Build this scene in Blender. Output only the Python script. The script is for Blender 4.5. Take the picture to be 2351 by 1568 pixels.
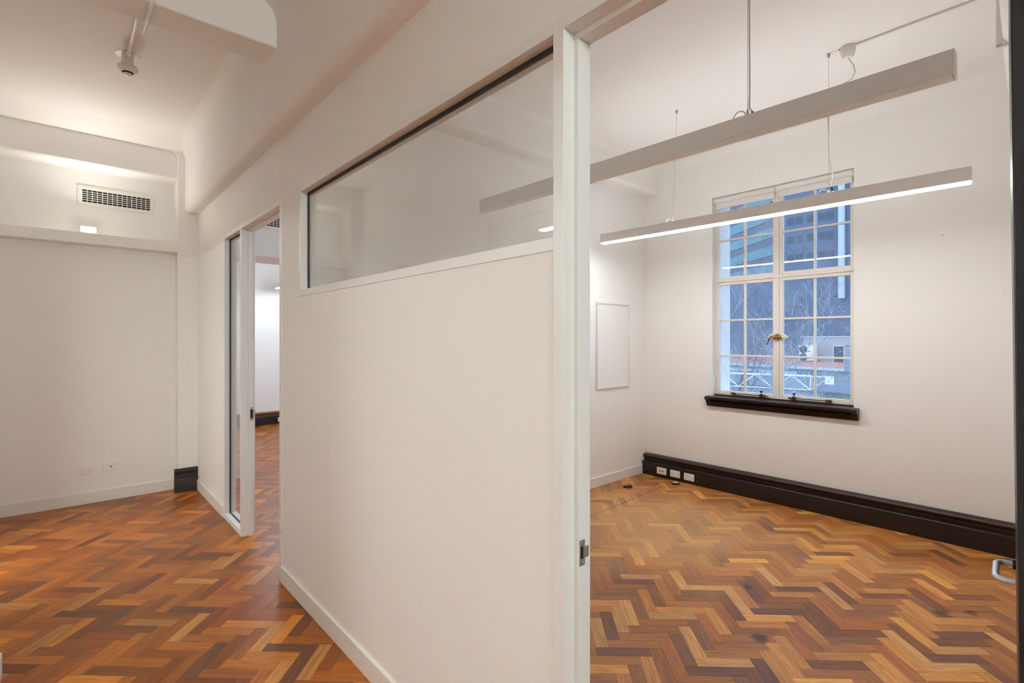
import bpy, bmesh, math, random
from mathutils import Vector, Matrix
sc = bpy.context.scene
C = sc.collection
for o in list(bpy.data.objects):
    bpy.data.objects.remove(o)
PI = math.pi
random.seed(7)

# ------------------------------------------------------------------ camera
F_PX, YAW, HORIZON = 1154.57, math.radians(48.22), 780.0
cam_d = bpy.data.cameras.new('camera')
cam_d.sensor_width = 36.0
cam_d.lens = 36.0 * F_PX / 2351.0
cam_d.shift_y = (HORIZON - 784.0) / 2351.0
cam_d.clip_start = 0.02
cam_d.clip_end = 500
cam = bpy.data.objects.new('camera', cam_d)
C.objects.link(cam)
cam.location = (0, 0, 1.5)
cam.rotation_euler = (PI / 2, 0, YAW)
sc.camera = cam

# ------------------------------------------------------------------ world, exposure
w = bpy.data.worlds.new('sky')
sc.world = w
w.use_nodes = True
bg = w.node_tree.nodes['Background']
bg.inputs['Color'].default_value = (0.50, 0.69, 1.0, 1)
bg.inputs['Strength'].default_value = 1.5
sc.view_settings.view_transform = 'Standard'
sc.view_settings.look = 'None'
sc.view_settings.gamma = 1.0
sc.view_settings.use_curve_mapping = False
sc.view_settings.exposure = 0.93
sc.cycles.use_light_tree = False
sc.cycles.adaptive_threshold = 0.05
sc.cycles.max_bounces = 7
sc.cycles.diffuse_bounces = 6
sc.cycles.glossy_bounces = 3
sc.cycles.caustics_reflective = False
sc.cycles.caustics_refractive = False
sc.cycles.transparent_max_bounces = 16
sc.cycles.use_denoising = True
sc.cycles.sample_clamp_indirect = 6.0
LAMP_OFFICE = 30.0      # linear pendant in the window office
LAMP_OPPOSITE = 25.0    # linear pendant in the office behind the camera
SIDE_FILL = 150.0  # unseen pendant added behind the side doorway, brightens the end wall
LAMP_FAR = 62.0         # linear pendants in the room through the far doorway
CORRIDOR_FILL = 150.0   # opal globe added out of view to brighten the corridor
LEDGE_WATTS = 2.6
LAMP_LEDGE = 9.0       # little uplight on the ledge

# ------------------------------------------------------------------ materials
def nodes_of(name):
    m = bpy.data.materials.new(name)
    m.use_nodes = True
    nt = m.node_tree
    return m, nt, nt.nodes['Principled BSDF']

def plain(name, col, rough=0.5, metal=0.0, bump=0.0, bscale=60.0, var=0.0, spec=0.5):
    m, nt, p = nodes_of(name)
    p.inputs['Base Color'].default_value = (*col, 1)
    p.inputs['Roughness'].default_value = rough
    p.inputs['Metallic'].default_value = metal
    p.inputs['Specular IOR Level'].default_value = spec
    if bump or var:
        tc = nt.nodes.new('ShaderNodeNewGeometry')
        n = nt.nodes.new('ShaderNodeTexNoise')
        n.inputs['Scale'].default_value = bscale
        n.inputs['Detail'].default_value = 4
        nt.links.new(tc.outputs['Position'], n.inputs['Vector'])
        if bump:
            b = nt.nodes.new('ShaderNodeBump')
            b.inputs['Strength'].default_value = bump
            b.inputs['Distance'].default_value = 0.002
            nt.links.new(n.outputs['Fac'], b.inputs['Height'])
            nt.links.new(b.outputs['Normal'], p.inputs['Normal'])
        if var:
            n2 = nt.nodes.new('ShaderNodeTexNoise')
            n2.inputs['Scale'].default_value = bscale * 0.05
            n2.inputs['Detail'].default_value = 1
            nt.links.new(tc.outputs['Position'], n2.inputs['Vector'])
            mx = nt.nodes.new('ShaderNodeMix')
            mx.data_type = 'RGBA'
            mx.inputs['A'].default_value = (*[c * (1 - var) for c in col], 1)
            mx.inputs['B'].default_value = (*[min(1, c * (1 + var)) for c in col], 1)
            nt.links.new(n2.outputs['Fac'], mx.inputs['Factor'])
            nt.links.new(mx.outputs['Result'], p.inputs['Base Color'])
    return m

def emitter(name, col, strength):
    m, nt, p = nodes_of(name)
    p.inputs['Base Color'].default_value = (0.9, 0.9, 0.9, 1)
    p.inputs['Emission Color'].default_value = (*col, 1)
    p.inputs['Emission Strength'].default_value = strength
    return m

def glass(name, tint=(1, 1, 1), dirt=0.0, haze=0.0, boost=1.0):
    m = bpy.data.materials.new(name)
    m.use_nodes = True
    nt = m.node_tree
    nt.nodes.clear()
    out = nt.nodes.new('ShaderNodeOutputMaterial')
    tr = nt.nodes.new('ShaderNodeBsdfTransparent')
    tr.inputs['Color'].default_value = (*tint, 1)
    gl = nt.nodes.new('ShaderNodeBsdfGlossy')
    gl.inputs['Roughness'].default_value = 0.0
    gl.inputs['Color'].default_value = (0.95, 0.97, 0.97, 1)
    fr = nt.nodes.new('ShaderNodeFresnel')
    gb = nt.nodes.new('ShaderNodeNewGeometry')
    io = nt.nodes.new('ShaderNodeMapRange')      # same reflectance from both faces of the sheet
    io.inputs[3].default_value = 1.5
    io.inputs[4].default_value = 1 / 1.5
    nt.links.new(gb.outputs['Backfacing'], io.inputs[0])
    nt.links.new(io.outputs[0], fr.inputs['IOR'])
    mu = nt.nodes.new('ShaderNodeMath')
    mu.operation = 'MULTIPLY'
    mu.use_clamp = True
    mu.inputs[1].default_value = boost
    nt.links.new(fr.outputs[0], mu.inputs[0])
    mx = nt.nodes.new('ShaderNodeMixShader')
    nt.links.new(mu.outputs[0], mx.inputs[0])
    nt.links.new(tr.outputs[0], mx.inputs[1])
    nt.links.new(gl.outputs[0], mx.inputs[2])
    last = mx
    if dirt or haze:
        geo = nt.nodes.new('ShaderNodeNewGeometry')
        n = nt.nodes.new('ShaderNodeTexNoise')
        n.inputs['Scale'].default_value = 120
        n.inputs['Detail'].default_value = 5
        n2 = nt.nodes.new('ShaderNodeTexNoise')
        n2.inputs['Scale'].default_value = 3.2
        n2.inputs['Detail'].default_value = 2
        nt.links.new(geo.outputs['Position'], n.inputs['Vector'])
        nt.links.new(geo.outputs['Position'], n2.inputs['Vector'])
        r1 = nt.nodes.new('ShaderNodeMapRange')
        r1.inputs[1].default_value = 0.53
        r1.inputs[2].default_value = 0.60
        r2 = nt.nodes.new('ShaderNodeMapRange')
        r2.inputs[1].default_value = 0.46
        r2.inputs[2].default_value = 0.66
        nt.links.new(n.outputs['Fac'], r1.inputs[0])
        nt.links.new(n2.outputs['Fac'], r2.inputs[0])
        mm = nt.nodes.new('ShaderNodeMath')
        mm.operation = 'MULTIPLY'
        nt.links.new(r1.outputs[0], mm.inputs[0])
        nt.links.new(r2.outputs[0], mm.inputs[1])
        ma = nt.nodes.new('ShaderNodeMath')
        ma.operation = 'MULTIPLY_ADD'
        ma.inputs[1].default_value = dirt
        ma.inputs[2].default_value = haze
        nt.links.new(mm.outputs[0], ma.inputs[0])
        df = nt.nodes.new('ShaderNodeBsdfTranslucent')
        df.inputs['Color'].default_value = (0.85, 0.88, 0.9, 1)
        d2 = nt.nodes.new('ShaderNodeBsdfDiffuse')
        d2.inputs['Color'].default_value = (0.8, 0.82, 0.84, 1)
        dm = nt.nodes.new('ShaderNodeMixShader')
        dm.inputs[0].default_value = 0.35
        nt.links.new(df.outputs[0], dm.inputs[1])
        nt.links.new(d2.outputs[0], dm.inputs[2])
        m2 = nt.nodes.new('ShaderNodeMixShader')
        nt.links.new(ma.outputs[0], m2.inputs[0])
        nt.links.new(mx.outputs[0], m2.inputs[1])
        nt.links.new(dm.outputs[0], m2.inputs[2])
        last = m2
    nt.links.new(last.outputs[0], out.inputs['Surface'])
    return m

def wood_floor(name, use_attr):
    """one parquet block: own tint, grain along its length, old lacquer worn dull in one patch"""
    m, nt, p = nodes_of(name)
    L = nt.links.new
    uv = nt.nodes.new('ShaderNodeUVMap')
    uv.uv_map = 'grain'
    vec = nt.nodes.new('ShaderNodeVectorMath')
    vec.operation = 'ADD'
    L(uv.outputs[0], vec.inputs[0])
    if use_attr:
        a = nt.nodes.new('ShaderNodeAttribute')
        a.attribute_name = 'tint'
        colour = a.outputs['Color']
    else:
        oi = nt.nodes.new('ShaderNodeObjectInfo')
        colour = oi.outputs['Color']
        sca = nt.nodes.new('ShaderNodeMath')
        sca.operation = 'MULTIPLY'
        sca.inputs[1].default_value = 53.0
        L(oi.outputs['Random'], sca.inputs[0])
        L(sca.outputs[0], vec.inputs[1])
    mp = nt.nodes.new('ShaderNodeMapping')
    mp.inputs['Scale'].default_value = (5, 85, 1)
    L(vec.outputs[0], mp.inputs['Vector'])
    g = nt.nodes.new('ShaderNodeTexNoise')
    g.inputs['Scale'].default_value = 1.0
    g.inputs['Detail'].default_value = 3
    g.inputs['Distortion'].default_value = 1.2
    L(mp.outputs[0], g.inputs['Vector'])
    mr = nt.nodes.new('ShaderNodeMapRange')
    mr.inputs[1].default_value = 0.25
    mr.inputs[2].default_value = 0.75
    mr.inputs[3].default_value = 0.62
    mr.inputs[4].default_value = 1.34
    L(g.outputs['Fac'], mr.inputs[0])
    mul = nt.nodes.new('ShaderNodeVectorMath')
    mul.operation = 'SCALE'
    L(colour, mul.inputs[0])
    L(mr.outputs[0], mul.inputs['Scale'])
    # worn patch and knots in world space
    geo = nt.nodes.new('ShaderNodeNewGeometry')
    dist = nt.nodes.new('ShaderNodeVectorMath')
    dist.operation = 'DISTANCE'
    dist.inputs[1].default_value = (-2.33, 3.55, 0)
    L(geo.outputs['Position'], dist.inputs[0])
    wn = nt.nodes.new('ShaderNodeTexNoise')
    wn.inputs['Scale'].default_value = 3.0
    wn.inputs['Detail'].default_value = 2
    L(geo.outputs['Position'], wn.inputs['Vector'])
    wa = nt.nodes.new('ShaderNodeMath')
    wa.operation = 'MULTIPLY_ADD'
    wa.inputs[1].default_value = -1.5
    L(wn.outputs['Fac'], wa.inputs[0])
    L(dist.outputs['Value'], wa.inputs[2])
    wr = nt.nodes.new('ShaderNodeMapRange')
    wr.inputs[1].default_value = -0.45
    wr.inputs[2].default_value = 0.45
    wr.inputs[3].default_value = 1.0
    wr.inputs[4].default_value = 0.0
    L(wa.outputs[0], wr.inputs[0])
    worn = nt.nodes.new('ShaderNodeMix')
    worn.data_type = 'RGBA'
    worn.inputs['B'].default_value = (0.56, 0.33, 0.15, 1)
    wf = nt.nodes.new('ShaderNodeMath')
    wf.operation = 'MULTIPLY'
    wf.inputs[1].default_value = 0.62
    L(wr.outputs[0], wf.inputs[0])
    L(wf.outputs[0], worn.inputs['Factor'])
    L(mul.outputs[0], worn.inputs['A'])
    last = worn.outputs['Result']
    for (kx, ky), kr in (((-0.483, 3.598), 0.045), ((-0.378, 3.716), 0.04), ((-1.054, 2.614), 0.05), ((-1.32, 3.10), 0.03)):   # dark knots and burns in the wood
        kd = nt.nodes.new('ShaderNodeVectorMath'); kd.operation = 'DISTANCE'; kd.inputs[1].default_value = (kx, ky, 0)
        L(geo.outputs['Position'], kd.inputs[0])
        ka = nt.nodes.new('ShaderNodeMath'); ka.operation = 'MULTIPLY_ADD'; ka.inputs[1].default_value = 0.09
        L(g.outputs['Fac'], ka.inputs[0]); L(kd.outputs['Value'], ka.inputs[2])
        km = nt.nodes.new('ShaderNodeMapRange'); km.inputs[1].default_value = kr * .5 + .045; km.inputs[2].default_value = kr + .045; km.inputs[3].default_value = 0.8; km.inputs[4].default_value = 0.0
        L(ka.outputs[0], km.inputs[0])
        kx_ = nt.nodes.new('ShaderNodeMix'); kx_.data_type = 'RGBA'; kx_.inputs['B'].default_value = (0.03, 0.018, 0.013, 1)
        L(km.outputs[0], kx_.inputs['Factor']); L(last, kx_.inputs['A']); last = kx_.outputs['Result']
    L(last, p.inputs['Base Color'])
    rr = nt.nodes.new('ShaderNodeMapRange')
    rr.inputs[3].default_value = 0.27
    rr.inputs[4].default_value = 0.42
    L(wr.outputs[0], rr.inputs[0])
    ra = nt.nodes.new('ShaderNodeMath')
    ra.operation = 'MULTIPLY_ADD'
    ra.inputs[1].default_value = 0.14
    L(wn.outputs['Fac'], ra.inputs[0])
    L(rr.outputs[0], ra.inputs[2])
    L(ra.outputs[0], p.inputs['Roughness'])
    b = nt.nodes.new('ShaderNodeBump')
    p.inputs['Specular IOR Level'].default_value = 0.32
    b.inputs['Strength'].default_value = 0.06
    b.inputs['Distance'].default_value = 0.001
    L(g.outputs['Fac'], b.inputs['Height'])
    L(b.outputs['Normal'], p.inputs['Normal'])
    return m

PAINT = (0.868, 0.852, 0.822)
M = {}
M['wall'] = plain('cream_wall_paint', PAINT, 0.62, bscale=40, var=0.015, spec=0.3)
M['ceil'] = plain('ceiling_paint', (0.868, 0.852, 0.822), 0.7, bscale=40, var=0.015, spec=0.2)
M['trim'] = plain('white_trim_enamel', (0.82, 0.80, 0.76), 0.35)
M['frame'] = plain('powder_coated_frame', (0.82, 0.815, 0.80), 0.4)
M['skirt'] = plain('painted_skirting', (0.80, 0.77, 0.72), 0.45)
M['black'] = plain('black_stained_timber', (0.012, 0.008, 0.006), 0.32, bump=0.15, bscale=90)
M['brownblack'] = plain('brown_black_timber', (0.020, 0.014, 0.007), 0.6, bump=0.15, bscale=90)
M['brown'] = plain('dark_brown_timber', (0.035, 0.014, 0.008), 0.30, bump=0.15, bscale=90)
M['redbrown'] = plain('red_brown_timber', (0.16, 0.05, 0.025), 0.35, bump=0.15, bscale=90)
M['gasket'] = plain('black_rubber_gasket', (0.012, 0.012, 0.012), 0.6)
M['sub'] = plain('dark_subfloor', (0.05, 0.02, 0.008), 0.9)
M['seam'] = plain('dark_floor_seam', (0.04, 0.018, 0.010), 0.8)
M['steel'] = plain('brushed_steel', (0.50, 0.47, 0.43), 0.4, 0.8)
M['chrome'] = plain('satin_chrome', (0.75, 0.76, 0.80), 0.22, 1.0)
M['darkhole'] = plain('dark_recess', (0.01, 0.009, 0.008), 0.8)
M['plastic'] = plain('white_plastic', (0.83, 0.81, 0.77), 0.35)
M['plasticshade'] = plain('grey_plastic', (0.45, 0.43, 0.40), 0.4)
M['lamp'] = plain('white_lamp_housing', (0.92, 0.91, 0.89), 0.4)
M['opal'] = plain('opal_diffuser', (0.93, 0.91, 0.87), 0.5)
M['wire'] = plain('steel_wire', (0.45, 0.44, 0.42), 0.4, 0.6)
M['cord'] = plain('white_flex', (0.70, 0.67, 0.62), 0.5)
M['blackplastic'] = plain('black_plastic', (0.012, 0.012, 0.013), 0.35)
M['brass'] = plain('aged_brass', (0.45, 0.26, 0.07), 0.32, 0.9, bump=0.3, bscale=200)
M['bronze'] = plain('dark_bronze', (0.10, 0.055, 0.03), 0.35, 0.8)
M['winframe'] = plain('cream_window_paint', (0.80, 0.75, 0.69), 0.4, bump=0.1, bscale=120)
M['blind'] = plain('white_blind_fabric', (0.80, 0.78, 0.74), 0.7, bump=0.1, bscale=500)
M['board'] = plain('white_board_face', (0.84, 0.83, 0.80), 0.3)
M['boardtrim'] = plain('board_trim', (0.74, 0.72, 0.69), 0.35)
M['handle'] = plain('pale_satin_metal', (0.72, 0.74, 0.80), 0.45, 0.4)
M['doorblack'] = plain('black_door_paint', (0.008, 0.008, 0.011), 0.35)
M['glass_in'] = glass('clear_partition_glass', (0.975, 0.985, 0.98), boost=1.0)
M['glass_win'] = glass('dirty_window_glass', (0.93, 0.96, 0.97), dirt=0.32, haze=0.055, boost=0.4)
M['lit_office'] = emitter('lit_diffuser_office', (0.965, 0.985, 1.0), LAMP_OFFICE)
M['lit_opp'] = emitter('lit_diffuser_opposite', (0.88, 0.99, 1.0), LAMP_OPPOSITE)
M['corridor_fill'] = emitter('added_corridor_fill', (0.90, 1.0, 0.99), CORRIDOR_FILL)
M['side_fill'] = emitter('added_side_fill', (0.92, 1.0, 0.97), SIDE_FILL)
M['lit_far'] = emitter('lit_diffuser_far', (0.68, 0.84, 1.0), LAMP_FAR)
M['lit_far_b'] = emitter('lit_diffuser_far_end', (0.76, 0.89, 1.0), 40.0)
M['lit_ledge'] = emitter('lit_ledge_lamp', (1.0, 0.90, 0.76), LAMP_LEDGE)
M['block'] = wood_floor('parquet_wood', False)
M['blocks'] = wood_floor('parquet_wood_joined', True)
M['stone'] = plain('pale_stone', (0.62, 0.62, 0.58), 0.8, bump=0.2, bscale=40, var=0.05)
M['concrete'] = plain('grey_concrete', (0.28, 0.31, 0.36), 0.85, bump=0.3, bscale=8, var=0.10)
M['render'] = plain('pale_render', (0.44, 0.41, 0.40), 0.85, var=0.06, bscale=10)
M['facade'] = plain('blue_grey_facade', (0.105, 0.135, 0.20), 0.6, var=0.06, bscale=4)
M['teal'] = plain('teal_spandrel', (0.085, 0.21, 0.23), 0.4, var=0.08, bscale=4)
M['darkpane'] = plain('dark_far_pane', (0.045, 0.055, 0.085), 0.25)
M['farframe'] = plain('far_window_frame', (0.09, 0.11, 0.16), 0.5)
M['pipe'] = plain('pale_pipe', (0.55, 0.60, 0.62), 0.4)
M['terracotta'] = plain('terracotta_roof', (0.50, 0.20, 0.13), 0.8, bump=0.3, bscale=20, var=0.1)
M['whitesteel'] = plain('white_painted_steel', (0.88, 0.88, 0.86), 0.4)
M['acwhite'] = plain('white_unit_case', (0.80, 0.80, 0.78), 0.45)
M['bark'] = plain('pale_bark', (0.34, 0.35, 0.38), 0.9, var=0.2, bscale=30)
M['barkdark'] = plain('dark_bark', (0.10, 0.11, 0.14), 0.9)
M['leaf'] = plain('hedge_leaf', (0.12, 0.19, 0.07), 0.6, var=0.3, bscale=60)
M['asphalt'] = plain('asphalt', (0.10, 0.10, 0.11), 0.9)

# ------------------------------------------------------------------ helpers
class MB:
    """collects shapes in world space, links them as one mesh object"""
    def __init__(s):
        s.bm = bmesh.new()
    def box(s, x0, x1, y0, y1, z0, z1):
        v = [s.bm.verts.new((x, y, z)) for z in (z0, z1) for y in (y0, y1) for x in (x0, x1)]
        for f in ((0, 2, 3, 1), (4, 5, 7, 6), (0, 1, 5, 4), (2, 6, 7, 3), (0, 4, 6, 2), (1, 3, 7, 5)):
            s.bm.faces.new([v[i] for i in f])
        return s
    def hexa(s, bottom, top):
        b = [s.bm.verts.new(p) for p in bottom]
        t = [s.bm.verts.new(p) for p in top]
        n = len(b)
        s.bm.faces.new(b[::-1]); s.bm.faces.new(t)
        for i in range(n):
            s.bm.faces.new((b[i], b[(i + 1) % n], t[(i + 1) % n], t[i]))
        return s
    def prism(s, pts, axis, a0, a1):
        """2D outline (counter-clockwise or not) pulled along an axis; x: (y,z) y: (x,z) z: (x,y)"""
        def P(p, a):
            return {'x': (a, p[0], p[1]), 'y': (p[0], a, p[1]), 'z': (p[0], p[1], a)}[axis]
        return s.hexa([P(p, a0) for p in pts], [P(p, a1) for p in pts])
    def tube(s, pts, r, n=8, caps=True):
        pts = [Vector(p) for p in pts]
        rs = r if isinstance(r, (list, tuple)) else [r] * len(pts)
        rings = []
        prev = None
        for i, p in enumerate(pts):
            d = (pts[min(i + 1, len(pts) - 1)] - pts[max(i - 1, 0)]).normalized()
            if prev is None:
                up = Vector((0, 0, 1)) if abs(d.z) < 0.9 else Vector((1, 0, 0))
                a = d.cross(up).normalized()
            else:
                a = (prev - d * prev.dot(d)).normalized()
            prev = a
            b = d.cross(a)
            rings.append([s.bm.verts.new(p + (a * math.cos(2 * PI * k / n) + b * math.sin(2 * PI * k / n)) * rs[i]) for k in range(n)])
        for q in range(len(rings) - 1):
            for k in range(n):
                s.bm.faces.new((rings[q][k], rings[q][(k + 1) % n], rings[q + 1][(k + 1) % n], rings[q + 1][k]))
        if caps:
            s.bm.faces.new(rings[0][::-1]); s.bm.faces.new(rings[-1])
        return s
    def lathe(s, prof, cx, cy, n=24, axis='z', c3=0.0):
        """profile [(r, h)] turned round an axis through (cx, cy)"""
        rings = []
        for r, h in prof:
            ring = []
            for k in range(n):
                u, v = r * math.cos(2 * PI * k / n), r * math.sin(2 * PI * k / n)
                if axis == 'z': p = (cx + u, cy + v, h)
                elif axis == 'y': p = (cx + u, h, c3 + v)
                else: p = (h, cx + u, c3 + v)
                ring.append(s.bm.verts.new(p))
            rings.append(ring)
        for q in range(len(rings) - 1):
            for k in range(n):
                s.bm.faces.new((rings[q][k], rings[q][(k + 1) % n], rings[q + 1][(k + 1) % n], rings[q + 1][k]))
        s.bm.faces.new(rings[0][::-1]); s.bm.faces.new(rings[-1])
        return s
    def build(s, name, mat, parent=None, bevel=0.0, seg=2, smooth=False, angle=35):
        bm = s.bm
        bmesh.ops.recalc_face_normals(bm, faces=bm.faces)
        if parent is not None:
            off = Vector((0, 0, 0))
            q = parent
            while q is not None:
                off += q.location
                q = q.parent
            bmesh.ops.translate(bm, verts=bm.verts, vec=-off)
        me = bpy.data.meshes.new(name)
        if smooth:
            for f in bm.faces: f.smooth = True
        bm.to_mesh(me); bm.free()
        me.materials.append(mat if not isinstance(mat, str) else M[mat])
        o = bpy.data.objects.new(name, me)
        C.objects.link(o)
        if parent is not None:
            o.parent = parent
        if smooth:
            try: me.set_sharp_from_angle(angle=math.radians(angle))
            except Exception: pass
        if bevel:
            b = o.modifiers.new('soft_edge', 'BEVEL')
            b.width = bevel; b.segments = seg; b.limit_method = 'ANGLE'; b.angle_limit = math.radians(40)
            for f in me.polygons: f.use_smooth = True
            try: me.set_sharp_from_angle(angle=math.radians(60))
            except Exception: pass
        return o

def tag(o, label, cat, group=None):
    o['label'] = label; o['category'] = cat
    if group: o['group'] = group
    return o
def empty(name, loc=(0, 0, 0)):
    o = bpy.data.objects.new(name, None)
    o.empty_display_size = 0.05
    C.objects.link(o); o.location = loc
    return o
def thing(name, label, cat, loc, group=None):
    return tag(empty(name, loc), label, cat, group)
def struct(o, label=None, cat=None):
    o['kind'] = 'structure'
    if label: o['label'] = label
    if cat: o['category'] = cat
    return o
def B(*a): return MB().box(*a)
def fillet(corner, a, b, r, n=8):
    """points of a rounded corner between directions a and b (unit 2D vectors away from the corner)"""
    c = (corner[0] + (a[0] + b[0]) * r, corner[1] + (a[1] + b[1]) * r)
    s0 = math.atan2(-b[1], -b[0]); s1 = math.atan2(-a[1], -a[0])
    d = (s1 - s0 + PI) % (2 * PI) - PI
    return [(c[0] + r * math.cos(s0 + d * k / n), c[1] + r * math.sin(s0 + d * k / n)) for k in range(n + 1)]

# ------------------------------------------------------------------ layout (metres; x along the partition, y into the office)
YP, YB = 1.016, 1.10           # partition faces
XL, XLB = -3.25, -3.34         # wall between the window office and the next room
YW, YWO = 4.95, 5.35           # window wall inside / outside
ZC = 3.41
XE = -5.90                     # face of the columns at the corridor end
XF = -9.56                     # far wall of the next room

# ---------------------------------------------------------------- floor slabs
floor_off = struct(B(-3.29, 0.75, 1.058, YWO - 0.05, -0.12, -0.014).build('floor_office', 'sub'), 'herringbone parquet floor of the office with the window', 'floor')
floor_cor = struct(MB().box(-9.7, 5.75, -3.1, 1.058, -0.12, -0.014).box(-9.7, -3.29, 1.058, YWO - 0.05, -0.12, -0.014).build('floor_corridor', 'sub'),
                   'herringbone parquet floor of the corridor and the room beyond', 'floor')

BW, BL, TH, GAP = 0.0647, 0.2588, math.radians(46.3), 0.00035
E1 = Vector((math.cos(TH), math.sin(TH))); E2 = Vector((-math.sin(TH), math.cos(TH)))
FWD = Vector((-math.sin(YAW), math.cos(YAW))); RGT = Vector((math.cos(YAW), math.sin(YAW)))
def px(p):
    t = p.dot(FWD)
    if t < 0.3: return None
    return (1175.5 + F_PX * p.dot(RGT) / t, HORIZON + F_PX * 1.5 / t, t)
PAL = [((0.290, 0.128, 0.050), 5), ((0.350, 0.160, 0.060), 5), ((0.235, 0.098, 0.042), 4), ((0.400, 0.195, 0.075), 4),
       ((0.170, 0.070, 0.038), 2.5), ((0.46, 0.235, 0.085), 2.5), ((0.56, 0.300, 0.095), 1.2), ((0.310, 0.118, 0.046), 3), ((0.205, 0.098, 0.062), 2)]
YELLOW = (0.64, 0.325, 0.110); DARK = (0.185, 0.074, 0.044); RUST = (0.25, 0.085, 0.026); LIGHT = (0.52, 0.262, 0.098)
# blocks that stand out on the floor: a point on the block (x, y) and its colour
SPECIAL = []
def special(colour, *pts):
    for p in pts: SPECIAL.append((Vector(p), colour))
special(YELLOW, (-1.261, 2.325), (-1.072, 2.291), (-1.634, 2.312), (-0.564, 3.070), (-0.379, 3.031), (-0.258, 3.552), (-1.663, 2.882), (-1.480, 2.936), (-1.296, 2.898), (-1.313, 3.340), (-0.965, 3.820), (-1.550, 4.213), (-3.063, 0.504), (-2.711, 0.764), (-2.382, 0.725), (-3.644, 0.571))
special(LIGHT, (-1.461, 2.467), (-1.642, 2.223), (-1.616, 2.048), (-0.388, 3.211), (-1.375, 4.562), (-1.186, 4.311), (-0.993, 4.248), (-0.831, 4.604), (-1.863, 2.724), (-2.240, 3.107), (-1.151, 3.672), (-0.809, 3.944), (-0.972, 3.425), (-2.343, 0.866), (-3.455, 0.933), (-3.480, 0.002), (-4.009, -0.194), (-3.881, 0.179), (-3.852, 0.856), (-3.471, 0.949), (-3.274, 0.357))
special(DARK, (-1.124, 2.923), (-1.128, 3.301), (-1.290, 3.102), (-1.616, 2.120), (-1.430, 2.000), (-0.904, 2.373), (-1.064, 2.185), (-1.858, 2.616), (-0.544, 4.522), (-0.416, 3.387), (-0.390, 3.119), (-2.529, 0.816), (-2.673, 0.884), (-2.364, 0.789), (-2.693, 0.513), (-3.281, 0.534), (-2.932, 0.993), (-3.651, 0.079), (-3.482, 0.256), (-4.143, -0.194))
special(RUST, (-3.672, 0.159), (-4.847, 0.892), (-4.625, 0.871))
def pick(rng):
    tot = sum(x[1] for x in PAL); r = rng.random() * tot
    for c, k in PAL:
        r -= k
        if r <= 0: break
    f = 0.88 + 0.24 * rng.random()
    return (c[0] * f * 1.36, c[1] * f * 1.20, c[2] * f * 0.80)
def clip(poly, nx, ny, d):
    """keep nx*x+ny*y <= d"""
    out = []
    for i in range(len(poly)):
        a, b = poly[i], poly[(i + 1) % len(poly)]
        da, db = nx * a.x + ny * a.y - d, nx * b.x + ny * b.y - d
        if da <= 0: out.append(a)
        if (da < 0 < db) or (db < 0 < da):
            out.append(a + (b - a) * (da / (da - db)))
    return out
def block_mesh():
    bm = bmesh.new()
    a, b, c = BL / 2 - GAP, BW / 2 - GAP, 0.0003
    lo = [bm.verts.new((x, y, -0.0135)) for x, y in ((-a, -b), (a, -b), (a, b), (-a, b))]
    md = [bm.verts.new((x, y, -c)) for x, y in ((-a, -b), (a, -b), (a, b), (-a, b))]
    hi = [bm.verts.new((x, y, 0)) for x, y in ((-a + c, -b + c), (a - c, -b + c), (a - c, b - c), (-a + c, b - c))]
    for i in range(4):
        j = (i + 1) % 4
        bm.faces.new((lo[i], lo[j], md[j], md[i])); bm.faces.new((md[i], md[j], hi[j], hi[i]))
    bm.faces.new(hi)
    uvl = bm.loops.layers.uv.new('grain')
    for f in bm.faces:
        for l in f.loops: l[uvl].uv = (l.vert.co.x, l.vert.co.y)
    me = bpy.data.meshes.new('parquet_block')
    bm.to_mesh(me); bm.free()
    me.materials.append(M['block'])
    return me
BLOCK = block_mesh()
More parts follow.
